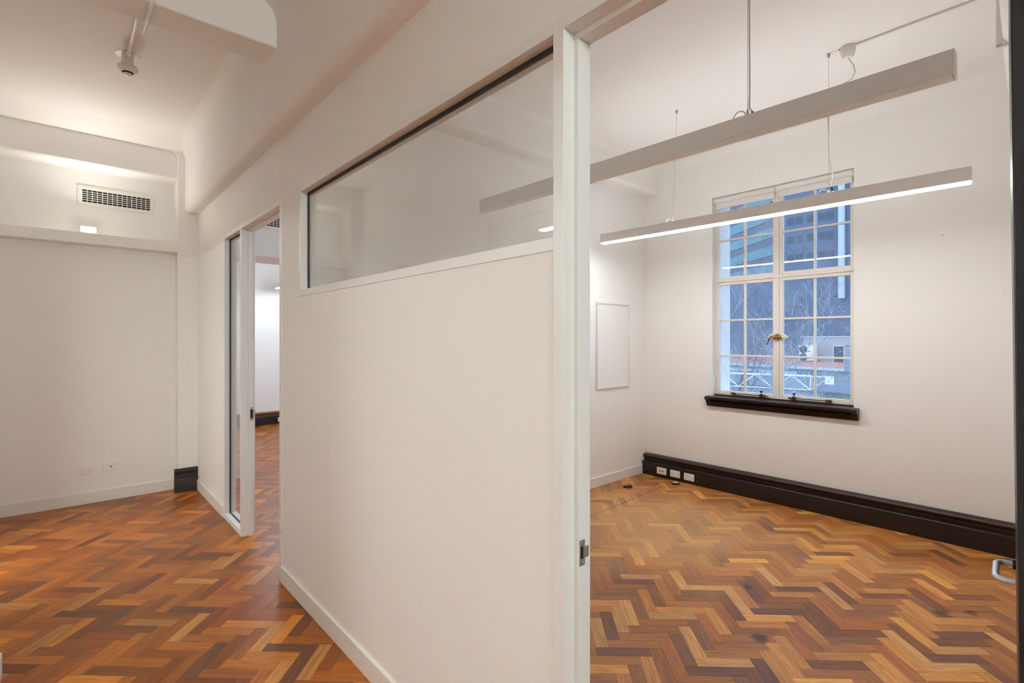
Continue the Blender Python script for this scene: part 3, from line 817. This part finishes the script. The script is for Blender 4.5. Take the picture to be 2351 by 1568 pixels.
# ---------------------------------------------------------------- linear pendants
def pendant(label, x0, x1, y, zl, zr, lit, wires, rose=None, flex_to=None, group='linear pendant lights', up_w=0.018, up=None):
    t = thing('pendant_light', label, 'lamp', ((x0 + x1) / 2, y, (zl + zr) / 2), group)
    W, H = 0.058, 0.090
    z = lambda x: zl + (zr - zl) * (x - x0) / (x1 - x0)
    def bar(xa, xb, y0, y1, h0, h1):
        return MB().hexa([(xa, y0, z(xa) + h0), (xb, y0, z(xb) + h0), (xb, y1, z(xb) + h0), (xa, y1, z(xa) + h0)],
                         [(xa, y0, z(xa) + h1), (xb, y0, z(xb) + h1), (xb, y1, z(xb) + h1), (xa, y1, z(xa) + h1)])
    bar(x0 + .004, x1 - .004, y - W / 2, y + W / 2, 0.010, H).build('housing', 'lamp', t, bevel=0.001)
    bar(x0 + .006, x1 - .006, y - W / 2 + .002, y + W / 2 - .002, 0.0, 0.012).build('diffuser', lit or 'opal', t)
    if lit or up:
        bar(x0 + .05, x1 - .05, y - up_w / 2, y + up_w / 2, H - .001, H + .002).build('uplight_strip', up or lit, t)
    for xa, xb in ((x0, x0 + .004), (x1 - .004, x1)):
        bar(xa, xb, y - W / 2 - .0005, y + W / 2 + .0005, 0.0 if not lit else 0.010, H + .0005).build('end_cap', 'lamp', t, bevel=0.0008)
    for k, xw in enumerate(wires):
        dxw = 0.035 if k == 0 else 0.0
        zt = z(xw) + H
        MB().tube([(xw, y, zt + .02), (xw + dxw, y, ZC - .02)], 0.0012, 6).build('suspension_wire', 'wire', t)
        MB().lathe([(0.005, zt - .002), (0.005, zt + .022), (0.003, zt + .034)], xw, y, 10).build('wire_grip', 'steel', t, smooth=True)
        MB().lathe([(0.003, ZC - .028), (0.008, ZC - .018), (0.011, ZC - .002), (0.011, ZC + .002)], xw + dxw, y, 12).build('ceiling_anchor', 'wire', t, smooth=True)
        pts = [(xw - .004 - 0.028 * (1 - math.cos(a)), y - .01, zt + 0.002 + 0.030 * math.sin(a)) for a in [PI * q / 8 for q in range(9)]]
        MB().tube(pts, 0.0022, 6).build('wire_tail', 'steel', t)
    if flex_to:
        MB().tube(flex_to, 0.0032, 8).build('flex', 'cord', t, smooth=True)
        MB().tube([flex_to[-1], (flex_to[-1][0] + .008, flex_to[-1][1], flex_to[-1][2] - .03)], 0.006, 8).build('flex_gland', 'blackplastic', t)
    return t
yl, yu = 3.815, 2.285
zw = 2.487
pendant('glowing white linear pendant hung in front of the window', -2.985, -0.385, yl, 2.405, 2.382, 'lit_office', (-2.245, -1.095),
        flex_to=[(-0.985, yl, 3.335), (-0.955, yl, 3.28), (-0.945, yl, 3.23), (-0.965, yl, 3.19), (-1.02, yl, 3.175), (-1.07, yl, 3.17), (-1.095, yl, 3.13), (-1.10, yl, 3.0), (-1.094, yl, 2.72), (-1.083, yl, 2.66), (-1.073, yl, 2.59), (-1.083, yl, 2.53), (-1.08, yl, 2.515)])
pendant('unlit grey linear pendant hung nearer the door', -2.88, -0.272, yu, 2.425, 2.400, None, (-2.10, -0.975),
        flex_to=[(-0.965, yu, 3.40), (-0.968, yu, 3.0), (-0.966, yu, 2.60), (-0.968, yu, 2.535), (-0.955, yu, 2.512)])
pendant('lit linear pendant in the office mirrored in the partition glass', -2.92, -0.32, -0.82, 2.39, 2.39, 'lit_opp', (-2.2, -1.05))
for gx, gl in ((3.6, 'round opal globe added out of view to brighten the corridor'),):
    gp = thing('added_globe', gl, 'lamp', (gx, 0.38, 2.45), 'globe added to light the corridor')
    gz, gr_ = 2.62, 0.17
    MB().lathe([(gr_ * math.sin(a), gz - gr_ * math.cos(a)) for a in [PI * (k + .15) / 14.3 for k in range(14)]], gx, 0.38, 20).build('globe', 'corridor_fill', gp, smooth=True)
    MB().lathe([(0.055, gz + gr_ - .012), (0.055, gz + gr_ + .03), (0.012, gz + gr_ + .06)], gx, 0.38, 16).build('gallery', 'lamp', gp, smooth=True)
    MB().tube([(gx, 0.38, gz + gr_ + .05), (gx, 0.38, ZC)], 0.006, 8).build('stem', 'lamp', gp)
pendant('linear pendant added behind the side doorway to brighten the corridor end', -5.0, -3.3, -1.75, 2.35, 2.35, 'side_fill', (-4.6, -3.7), up_w=0.006)
pendant('lit linear pendant glimpsed through the left doorway', -9.25, -6.65, 2.78, 2.385, 2.385, 'lit_far_b', (-8.5, -7.3))
pendant('lit linear pendant near the windows of the next room', -5.75, -3.6, 3.6, 2.40, 2.40, 'lit_far', (-5.2, -4.1), up_w=0.01)

# ---------------------------------------------------------------- ceiling fittings
cr = thing('ceiling_rose', 'round white ceiling rose feeding the lit pendant', 'ceiling rose', (-0.99, 3.80, ZC - .08))
MB().lathe([(0.0, ZC - .078), (0.026, ZC - .075), (0.036, ZC - .062), (0.040, ZC - .040), (0.040, ZC - .036)], -0.985, yl, 24).build('cap', 'plastic', cr, smooth=True)
MB().lathe([(0.043, ZC - .036), (0.043, ZC + .001)], -0.985, yl, 24).build('base', 'plastic', cr, smooth=True)
ct = thing('cable_trunking', 'white cable trunking along the office ceiling and around the beam', 'trunking', (-0.6, 3.82, ZC - .02))
B(-0.945, -0.268, yl - .010, yl + .012, ZC - .014, ZC + .001).build('ceiling_run', 'plastic', ct, bevel=0.0015)
B(-0.288, -0.262, yl - .012, yl + .012, 3.100, ZC - .012).build('drop', 'plastic', ct, bevel=0.002)
MB().box(-0.288, 0.09, yl - .012, yl + .012, 3.090, 3.108).build('beam_run', 'plastic', ct, bevel=0.002)
B(-0.62, -0.592, yl - .013, yl + .015, ZC - .017, ZC + .001).build('joint_cover', 'plastic', ct, bevel=0.002)
B(-1.035, -1.022, yl - .006, yl + .004, ZC - .003, ZC + .001).build('cable_slot', 'darkhole', ct)

sd = thing('smoke_detector', 'round white smoke detector under the corridor ceiling', 'smoke detector', (-4.235, 0.33, ZC))
sx, sy = -4.235, 0.325
MB().lathe([(0.066, ZC - .004), (0.066, ZC + .001)], sx, sy, 28).build('ceiling_plate', 'plastic', sd, smooth=True)
MB().lathe([(0.034, ZC - .074), (0.034, ZC - .003)], sx, sy, 24).build('junction_box', 'plastic', sd, smooth=True)
MB().lathe([(0.036, ZC - .118), (0.050, ZC - .108), (0.057, ZC - .099), (0.058, ZC - .082), (0.052, ZC - .073)], sx, sy, 28).build('detector_head', 'plastic', sd, smooth=True, angle=40)
MB().lathe([(0.028, ZC - .126), (0.033, ZC - .117)], sx, sy, 24).build('smoke_slot', 'darkhole', sd, smooth=True)
MB().lathe([(0.0, ZC - .139), (0.018, ZC - .138), (0.027, ZC - .131), (0.027, ZC - .126)], sx, sy, 24).build('detector_cap', 'plastic', sd, smooth=True)
cd = thing('conduit', 'white conduit pipe crossing the corridor beam to the smoke detector', 'conduit', (-3.5, 0.33, 3.2))
cr_ = 0.011
MB().tube([(-4.194, sy, ZC - .02), (-3.30, sy, ZC - cr_ - .002), (-3.262, sy, ZC - .02), (-3.256, sy, ZC - .05), (-3.256, sy, 3.17), (-3.25, sy, 3.150), (-3.235, sy, 3.144), (-3.03, sy, 3.144), (-3.012, sy, 3.150), (-3.008, sy, 3.17), (-3.008, sy, ZC - .05), (-3.0, sy, ZC - .02), (-2.97, sy, ZC - cr_ - .002), (0.55, sy, ZC - cr_ - .002)], cr_, 10).build('pipe', 'plastic', cd, smooth=True, angle=60)
MB().tube([(-3.33, sy - .001, 3.152), (-3.21, sy - .001, 3.146)], 0.014, 10).build('coupling', 'plastic', cd, smooth=True, angle=60)

def vent(name, label, xf, y0, y1, z0, z1, group):
    """egg-crate air grille on a wall that faces +x"""
    t = thing('air_vent', label, 'air vent', (xf, (y0 + y1) / 2, z0), group)
    fw = 0.034
    f_ = MB().box(xf - .005, xf + .010, y0, y1, z0, z0 + fw).box(xf - .005, xf + .010, y0, y1, z1 - fw, z1).box(xf - .005, xf + .010, y0, y0 + fw, z0 + fw, z1 - fw).box(xf - .005, xf + .010, y1 - fw, y1, z0 + fw, z1 - fw)
    f_.build('frame', 'trim', t, bevel=0.003)
    B(xf - .002, xf + .001, y0 + fw - .004, y1 - fw + .004, z0 + fw - .004, z1 - fw + .004).build('duct_opening', 'darkhole', t)
    a, b = y0 + fw, y1 - fw
    n = max(3, round((b - a) / 0.0365))
    base = B(xf + .001, xf + .009, -.0022, .0022, z0 + fw, z1 - fw)
    first = None
    for k in range(n + 1):
        y = a + (b - a) * (k + (0.5 if 0 < k < n else 0) * 0) / n
        if first is None:
            first = B(xf + .001, xf + .009, y - .0024, y + .0024, z0 + fw, z1 - fw).build('vertical_blade', 'trim', t); y_first = y
        else:
            o = first.copy(); C.objects.link(o); o.parent = t; o.location = (0, y - y_first, 0)
    first = None
    for k in range(5):
        z = z0 + fw + (z1 - z0 - 2 * fw) * (k + 1) / 6
        if first is None:
            first = B(xf + .002, xf + .008, a, b, z - .0026, z + .0026).build('horizontal_blade', 'trim', t); z_first = z
        else:
            o = first.copy(); C.objects.link(o); o.parent = t; o.location = (0, 0, z - z_first)
    base.bm.free()
vent('air_vent', 'white egg-crate air vent in the recess above the ledge', -6.15, 0.100, 0.686, 2.752, 2.935, 'air vents')
vent('air_vent', 'white egg-crate air vent glimpsed above the left doorway', -5.93, 1.56, 2.15, 2.722, 2.905, 'air vents')

ll = thing('ledge_lamp', 'small glowing strip lamp on the ledge below the air vent', 'lamp', (-5.95, 0.175, 2.462))
MB().box(-6.00, -5.918, 0.120, 0.230, 2.462, 2.468).box(-6.006, -6.000, 0.120, 0.230, 2.462, 2.532).build('reflector', 'trim', ll)
MB().prism([(-5.999, 2.468), (-5.918, 2.468), (-5.918, 2.490), (-5.999, 2.522)], 'y', 0.127, 0.225).build('lamp_cover', 'lit_ledge', ll)
la = bpy.data.lights.new('ledge_lamp_light', 'AREA')      # the lamp's own upward beam
la.shape = 'RECTANGLE'; la.size = 0.07; la.size_y = 0.09; la.energy = LEDGE_WATTS; la.color = (1.0, 0.985, 0.92); la.spread = math.radians(155)
lo_ = bpy.data.objects.new('lamp_light', la); C.objects.link(lo_); lo_.parent = ll
lo_.location = (-0.01, 0, 0.066); lo_.rotation_euler = (0, PI + math.radians(40), 0)

# ---------------------------------------------------------------- sockets, board, odds on the floor
def plate_parts(t, c, ux, out, kind):
    """wall plate centred at c; ux: unit vector to its right, out: away from the wall"""
    ux, out = Vector(ux), Vector(out); c = Vector(c); up = Vector((0, 0, 1))
    def slab(u0, u1, v0, v1, d0, d1, name, mat, bevel=0.0):
        P = lambda u, v, d: tuple(c + ux * u + up * v + out * d)
        return MB().hexa([P(u0, v0, d0), P(u1, v0, d0), P(u1, v1, d0), P(u0, v1, d0)], [P(u0, v0, d1), P(u1, v0, d1), P(u1, v1, d1), P(u0, v1, d1)]).build(name, mat, t, bevel=bevel)
    slab(-.0575, .0575, -.036, .036, -.001, .009, 'face_plate', 'plastic', 0.003)
    if kind == 'power':
        for u in (-.029, .029):
            slab(u - .009, u + .009, .013, .022, .008, .0125, 'switch', 'plastic', 0.001)
            for du, dv in ((-.008, -.003), (.008, -.003), (0, -.018)):
                slab(u + du - .0015, u + du + .0015, dv - .0045, dv + .0045, .0085, .0094, 'socket_slot', 'plasticshade')
        slab(.044, .047, .016, .019, .0085, .0094, 'indicator', 'plasticshade')
    elif kind == 'data':
        for u in (-.014, .014):
            slab(u - .006, u + .006, -.008, .006, .0085, .0098, 'data_jack', 'darkhole')
            slab(u - .005, u + .005, .012, .016, .0085, .0094, 'jack_label', 'plasticshade')
    else:
        slab(-.006, .006, -.005, .005, .0085, .0098, 'data_jack', 'darkhole')
        slab(-.006, .006, .012, .016, .0085, .0094, 'jack_label', 'plasticshade')
def socket(label, c, ux, out, kind, cat='socket', group=None):
    t = thing('wall_socket', label, cat, c, group)
    plate_parts(t, c, ux, out, kind)
socket('double power socket low on the corridor end wall', (-6.025, 0.153, 0.306), (0, 1, 0), (1, 0, 0), 'power')
socket('white data outlet beside the corridor power socket', (-6.025, 0.338, 0.312), (0, 1, 0), (1, 0, 0), 'phone')
socket('white data outlet on the black skirting nearest the corner', (-2.992, 4.8575, 0.074), (1, 0, 0), (0, -1, 0), 'data')
socket('middle of the three white outlets on the black skirting', (-2.831, 4.8575, 0.074), (1, 0, 0), (0, -1, 0), 'power')
socket('white power socket on the black skirting farthest from the corner', (-2.671, 4.8575, 0.072), (1, 0, 0), (0, -1, 0), 'power')
socket('white outlet on the skirting seen through the left doorway', (XF + .07, 2.925, 0.075), (0, 1, 0), (1, 0, 0), 'power')

wb = thing('white_board', 'blank white framed board on the office side wall', 'board', (XL, 4.33, 0.99))
y0, y1, z0, z1 = 4.045, 4.605, 0.992, 1.885
B(XL - .002, XL + .012, y0 + .01, y1 - .01, z0 + .01, z1 - .01).build('panel', 'board', wb)
B(XL - .002, XL + .020, y0, y0 + .018, z0, z1).build('frame_side', 'boardtrim', wb, bevel=0.003)
B(XL - .002, XL + .020, y1 - .018, y1, z0, z1).build('frame_side', 'boardtrim', wb, bevel=0.003)
B(XL - .002, XL + .020, y0 + .018, y1 - .018, z0, z0 + .018).build('frame_rail', 'boardtrim', wb, bevel=0.003)
B(XL - .002, XL + .020, y0 + .018, y1 - .018, z1 - .018, z1).build('frame_rail', 'boardtrim', wb, bevel=0.003)

ob = thing('cable_grommet', 'small black plastic fitting lying on the parquet near the side wall', 'fitting', (-3.02, 4.29, 0))
MB().lathe([(0.034, 0.0), (0.033, 0.012), (0.026, 0.026), (0.014, 0.033), (0.0, 0.035)], -3.02, 4.29, 18).build('dome', 'blackplastic', ob, smooth=True)
MB().lathe([(0.017, 0.0), (0.017, 0.014), (0.010, 0.018)], -3.048, 4.262, 12).build('knob', 'blackplastic', ob, smooth=True)
MB().tube([(-3.0, 4.275, 0.032), (-3.012, 4.262, 0.03), (-3.025, 4.255, 0.018)], 0.004, 6).build('clip', 'chrome', ob)
sb = thing('sensor_puck', 'small black box with a white top on the floor below the outlets', 'box', (-2.765, 4.75, 0))
th = Matrix.Rotation(math.radians(46), 3, 'Z')
def rb(w_, d_, z0, z1):
    q = [th @ Vector((sx_ * w_ / 2, sy_ * d_ / 2, 0)) + Vector((-2.765, 4.75, 0)) for sx_, sy_ in ((-1, -1), (1, -1), (1, 1), (-1, 1))]
    return MB().hexa([(p.x, p.y, z0) for p in q], [(p.x, p.y, z1) for p in q])
rb(0.075, 0.055, 0, 0.018).build('case', 'blackplastic', sb, bevel=0.005, seg=3)
rb(0.055, 0.036, 0.017, 0.0205).build('top', 'plastic', sb, bevel=0.001)
for xs_, ys_ in ((-2.721, 3.372),):
    a, b = Vector((-2.735, 3.30)), Vector((-2.815, 4.62))
    d_ = (b - a).normalized(); n_ = Vector((-d_.y, d_.x)) * 0.0022
    MB().hexa([(*(a - n_), -.005), (*(b - n_), -.005), (*(b + n_), -.005), (*(a + n_), -.005)], [(*(a - n_), .0006), (*(b - n_), .0006), (*(b + n_), .0006), (*(a + n_), .0006)]).build('seam', 'seam', floor_off)
tag(MB().lathe([(0.005, YW - .004), (0.005, YW + .002)], -0.665, 0, 10, 'y', 2.289).build('wall_plug', 'brass'), 'tiny screw hole plug in the white wall right of the window', 'screw')

# ---------------------------------------------------------------- outside the window
F3 = Vector((FWD.x, FWD.y, 0)); R3 = Vector((RGT.x, RGT.y, 0)); UP = Vector((0, 0, 1)); EYE = Vector((0, 0, 1.5))
def at(x, y, t):
    return EYE + (F3 + R3 * ((x - 1175.5) / F_PX) + UP * ((HORIZON - y) / F_PX)) * t
class OB(MB):
    """boxes in a turned frame: o origin, a along, n away, up"""
    def frame(s, o, a, n):
        s.o, s.a, s.n = Vector(o), Vector(a), Vector(n); return s
    def P(s, u, d, z): return tuple(s.o + s.a * u + s.n * d + UP * z)
    def ob(s, u0, u1, d0, d1, z0, z1):
        return s.hexa([s.P(u0, d0, z0), s.P(u1, d0, z0), s.P(u1, d1, z0), s.P(u0, d1, z0)], [s.P(u0, d0, z1), s.P(u1, d0, z1), s.P(u1, d1, z1), s.P(u0, d1, z1)])
struct(B(-140, 60, 5.5, 190, -9.2, -9).build('ground', 'asphalt'))

# tall office block
P0 = at(1787, 780, 80); P0.z = 0
side = (F3 + R3 * ((1093 - 1175.5) / F_PX)).normalized()
ob_ = thing('office_building', 'tall blue-grey office block with rows of dark windows', 'building', (P0.x, P0.y, -9))
foot = [P0, P0 + Vector((40, 0, 0)), P0 + Vector((40, 22, 0)), P0 + side * 22]
MB().hexa([(p.x, p.y, -9) for p in foot], [(p.x, p.y, 55) for p in foot]).build('wall', 'facade', ob_)
def far_win(x0, x1, z0, z1):
    wv = B(x0, x1, P0.y - .05, P0.y + .3, z0, z1).build('window', 'farframe', ob_)
    B(x0 + .08, x1 - .08, P0.y - .07, P0.y + .1, z0 + .08, z1 - .08).build('pane', 'darkpane', wv)
def fx(pxx):
    d = F3 + R3 * ((pxx - 1175.5) / F_PX); return d.x / d.y * P0.y
for k in range(-1, 6):
    zc = 17.1 + 2.9 * k
    for a, b in ((1807, 1824), (1826, 1844), (1852, 1871), (1878, 1893), (1894, 1913)):
        far_win(fx(a), fx(b), zc - .62, zc + .62)
B(fx(1914.5), fx(1921), P0.y - .12, P0.y + .1, 15.9, 17.3).build('window', 'pipe', ob_)
for k in range(-1, 8):
    zc = 16.0 + 2.9 * k
    OB().frame((P0.x, P0.y, 0), side, Vector((-side.y, side.x, 0))).ob(0.4, 21, -0.1, 0.18, zc - .8, zc + .8).build('spandrel', 'teal', ob_)
    OB().frame((P0.x, P0.y, 0), side, Vector((-side.y, side.x, 0))).ob(0.4, 21, -0.1, 0.06, zc + .8, zc + 2.1).build('window_band', 'darkpane', ob_)
xp = fx(1935)
MB().lathe([(0.45, 7.5), (0.45, 55)], xp, P0.y - .6, 16).build('duct_riser', 'pipe', ob_, smooth=True)
OB().frame((P0.x, P0.y, 0), Vector((1, 0, 0)), Vector((0, -1, 0))).ob(fx(1915) - P0.x, fx(1927) - P0.x, 0, .25, 8, 55).build('pilaster', 'farframe', ob_)

# low building with terracotta roof
A = at(1941, 847, 32)
dl = (F3 + R3 * ((642 - 1175.5) / F_PX)).normalized()
dr = -dl
nb = Vector((-dr.y, dr.x, 0))
if nb.dot(F3) < 0: nb = -nb
lb = thing('low_building', 'low grey concrete building with a terracotta roof edge', 'building', (A.x, A.y, -9))
fr_ = lambda: OB().frame((A.x, A.y, 0), dr, nb)
fr_().ob(-40, 6, 0.25, 14, -9, A.z - .12).build('wall', 'concrete', lb)
fr_().ob(-40, 6, -0.02, 14, A.z - .10, A.z).build('roof', 'terracotta', lb)
fr_().ob(-40, 0.0, -0.10, -0.02, A.z - .16, A.z + .01).build('gutter', 'pipe', lb)
fr_().ob(0.0, 0.5, -0.12, 0.3, A.z - .16, A.z + .75).build('gutter_end', 'concrete', lb)
fr_().ob(-40, -3.4, 0.10, 0.25, A.z - .62, A.z - .36).build('ledge', 'pipe', lb)
fr_().ob(-40, 6, 0.12, 0.3, -2.10, -1.95).build('dark_band', 'farframe', lb)
wd = 9.4
fr_().ob(-9.5, 6, wd, wd + .3, A.z, 1.72).build('penthouse_wall', 'render', lb)
fr_().ob(-9.6, 6, wd - .08, wd + .4, 1.72, 1.80).build('coping', 'pipe', lb)
def on_wall(pxx, pyy):
    """point of the penthouse wall plane behind a direction"""
    d = F3 + R3 * ((pxx - 1175.5) / F_PX) + UP * ((HORIZON - pyy) / F_PX)
    base = Vector((A.x, A.y, 0)) + nb * wd
    t = (base - EYE).dot(nb) / d.dot(nb)
    q = EYE + d * t
    return (q - Vector((A.x, A.y, 0))).dot(dr), q.z
u0, z1_ = on_wall(1916, 795); u1, z0_ = on_wall(1937.5, 838)
lw = fr_().ob(u0 - .1, u1 + .1, wd - .06, wd + .05, z0_ - .1, z1_ + .1).build('window', 'pipe', lb)
fr_().ob(u0, u1, wd - .08, wd + .02, z0_, z1_).build('pane', 'darkpane', lw)
u2, _ = on_wall(1941, 800); u3, _ = on_wall(1958, 800)
sh = fr_().ob(u2 - .06, u3, wd - .04, wd + .03, z0_ - .05, z1_ + .06).build('shutter', 'farframe', lb)
for k in range(12):
    zz = z0_ + (z1_ - z0_) * (k + .5) / 12
    fr_().ob(u2, u3 - .06, wd - .09, wd - .03, zz - .035, zz + .035).build('slat', 'pipe', sh)
ua, za = on_wall(1857.5, 836); ub_, zb_ = on_wall(1890, 793)
Dz = A.z
ac = thing('air_conditioner', 'white twin-fan air conditioning unit on the low roof', 'air conditioner', tuple(fr_().P((ua + ub_) / 2, wd - 1.0, Dz)))
h_ac = zb_ - Dz
fr_().ob(ua, ub_, wd - 1.3, wd - .75, Dz + .08, Dz + .08 + h_ac * .96).build('casing', 'acwhite', ac, bevel=0.02)
fr_().ob(ua + .1, ub_ - .1, wd - 1.25, wd - .8, Dz, Dz + .09).build('base_rails', 'farframe', ac)
for kz in (.27, .76):
    c_ = Vector(fr_().P(ua + (ub_ - ua) * .30, wd - 1.30, Dz + h_ac * kz)); m_ = MB()
    r_ = (ub_ - ua) * .27
    ring = [[c_ + dr * (rr * math.cos(q)) + UP * (rr * math.sin(q)) - nb * dd for q in [2 * PI * k / 24 for k in range(24)]] for rr, dd in ((r_, -.02), (r_, .03), (r_ * .25, .04))]
    vs = [[m_.bm.verts.new(p) for p in rg] for rg in ring]
    for q in range(2):
        for k in range(24): m_.bm.faces.new((vs[q][k], vs[q][(k + 1) % 24], vs[q + 1][(k + 1) % 24], vs[q + 1][k]))
    m_.bm.faces.new(vs[2])
    m_.build('fan_grille', 'darkpane', ac, smooth=True)
fr_().ob(ub_ - .5, ub_ - .25, wd - 1.32, wd - 1.29, Dz + h_ac * .62, Dz + h_ac * .66).build('badge', 'darkpane', ac)

# white lattice boom
ta, tb = at(1908, 866, 21.0), at(1600, 855, 24.3)
tb.z = ta.z
td = (tb - ta).normalized(); tn = Vector((td.y, -td.x, 0))
if tn.dot(F3) < 0: tn = -tn
boom = thing('lattice_boom', 'white steel lattice truss outside the window', 'truss', tuple(ta))
Lb = (tb - ta).length
top1 = lambda s: ta + td * s
top2 = lambda s: ta + td * s + tn * 0.55
low = lambda s: ta + td * s + tn * 0.27 - UP * 0.60
MB().tube([top1(0), top1(Lb)], 0.024, 8).build('top_chord', 'whitesteel', boom)
MB().tube([top2(.8), top2(Lb)], 0.022, 8).build('top_chord', 'whitesteel', boom)
MB().tube([low(.78), low(Lb)], 0.024, 8).build('bottom_chord', 'whitesteel', boom)
nbay, bay = 4, 1.45
for k in range(nbay):
    s0 = .78 + k * bay
    a_ = 0.05 + k * bay; c2_ = a_ + bay
    for top in (top1, top2):
        MB().tube([low(s0), top(max(a_, .05) if top is top1 or k else .8)], 0.015, 6).build('brace', 'whitesteel', boom)
        MB().tube([low(s0), top(c2_)], 0.015, 6).build('brace', 'whitesteel', boom)
    MB().tube([top1(c2_), top2(c2_ - .3)], 0.013, 6).build('brace', 'whitesteel', boom)
OB().frame(tuple(ta), td, tn).ob(-.10, .22, -.05, .05, -.30, .03).build('end_plate', 'whitesteel', boom)

# hedge below the parapet
hd = thing('hedge', 'leafy green hedge at the foot of the concrete wall', 'hedge', tuple(at(1915, 960, 24)))
hm = MB(); rg = random.Random(5)
for k in range(900):
    c_ = at(rg.uniform(1868, 1985), rg.gauss(917, 5.5) + 8 * rg.random(), rg.uniform(22.5, 25.5))
    a1 = Vector((rg.uniform(-1, 1), rg.uniform(-1, 1), rg.uniform(-1, 1))).normalized(); b1 = a1.orthogonal().normalized(); s_ = rg.uniform(.04, .09)
    v_ = [hm.bm.verts.new(c_ + a1 * p * s_ + b1 * q * s_ * .5) for p, q in ((-1, 0), (0, -1), (1, 0), (0, 1))]
    hm.bm.faces.new(v_)
for k in range(30):
    b_ = at(1868 + k * 4, 990, 24); hm.tube([b_, b_ + Vector((rg.uniform(-.2, .2), rg.uniform(-.2, .2), 1.3))], 0.015, 5)
hm.build('foliage', 'leaf', hd)

# bare trees
def bare_tree(label, base, heads, mat, seed, t, thick, group):
    tr = thing('bare_tree', label, 'tree', tuple(base), group)
    rg = random.Random(seed); fine = t * 0.00035
    trunk = MB(); tw = MB()
    def grow(mb, p, d, ln, r, depth):
        pts, rs = [p], [r]
        q = p.copy(); dd = d.copy()
        n = 4
        for k in range(n):
            dd = (dd + Vector((rg.uniform(-1, 1), rg.uniform(-1, 1), rg.uniform(-.5, .8))) * .26).normalized()
            q = q + dd * ln / n
            pts.append(q.copy()); rs.append(r * (1 - .6 * (k + 1) / n))
        mb.tube(pts, rs, 4 if depth else 8)
        if depth < 4:
            for k in range(3 if depth else 8):
                i = rg.randint(1, n); ax = Vector((rg.uniform(-1, 1), rg.uniform(-1, 1), rg.uniform(-.2, 1))).normalized()
                nd = (dd * .75 + ax * .8).normalized()
                grow(tw, pts[i], nd, ln * rg.uniform(.40, .66), max(rs[i] * .5, fine), depth + 1)
    for hp in heads:
        d = Vector(hp) - Vector(base)
        grow(trunk, Vector(base), d.normalized(), d.length, thick, 0)
    trunk.build('trunk', mat, tr, smooth=True); tw.build('branches', mat, tr)
bare_tree('bare winter tree with pale twigs outside the lower panes', at(1660, 1080, 15), [at(1725, 850, 14), at(1815, 850, 15.5), at(1690, 830, 15), at(1860, 870, 16)], 'bark', 4, 15, 0.030, 'bare trees outside the window')
bare_tree('bare dark tree farther off behind the white truss', at(1690, 1000, 27), [at(1740, 760, 27), at(1690, 740, 28), at(1850, 775, 29)], 'barkdark', 9, 27, 0.055, 'bare trees outside the window')
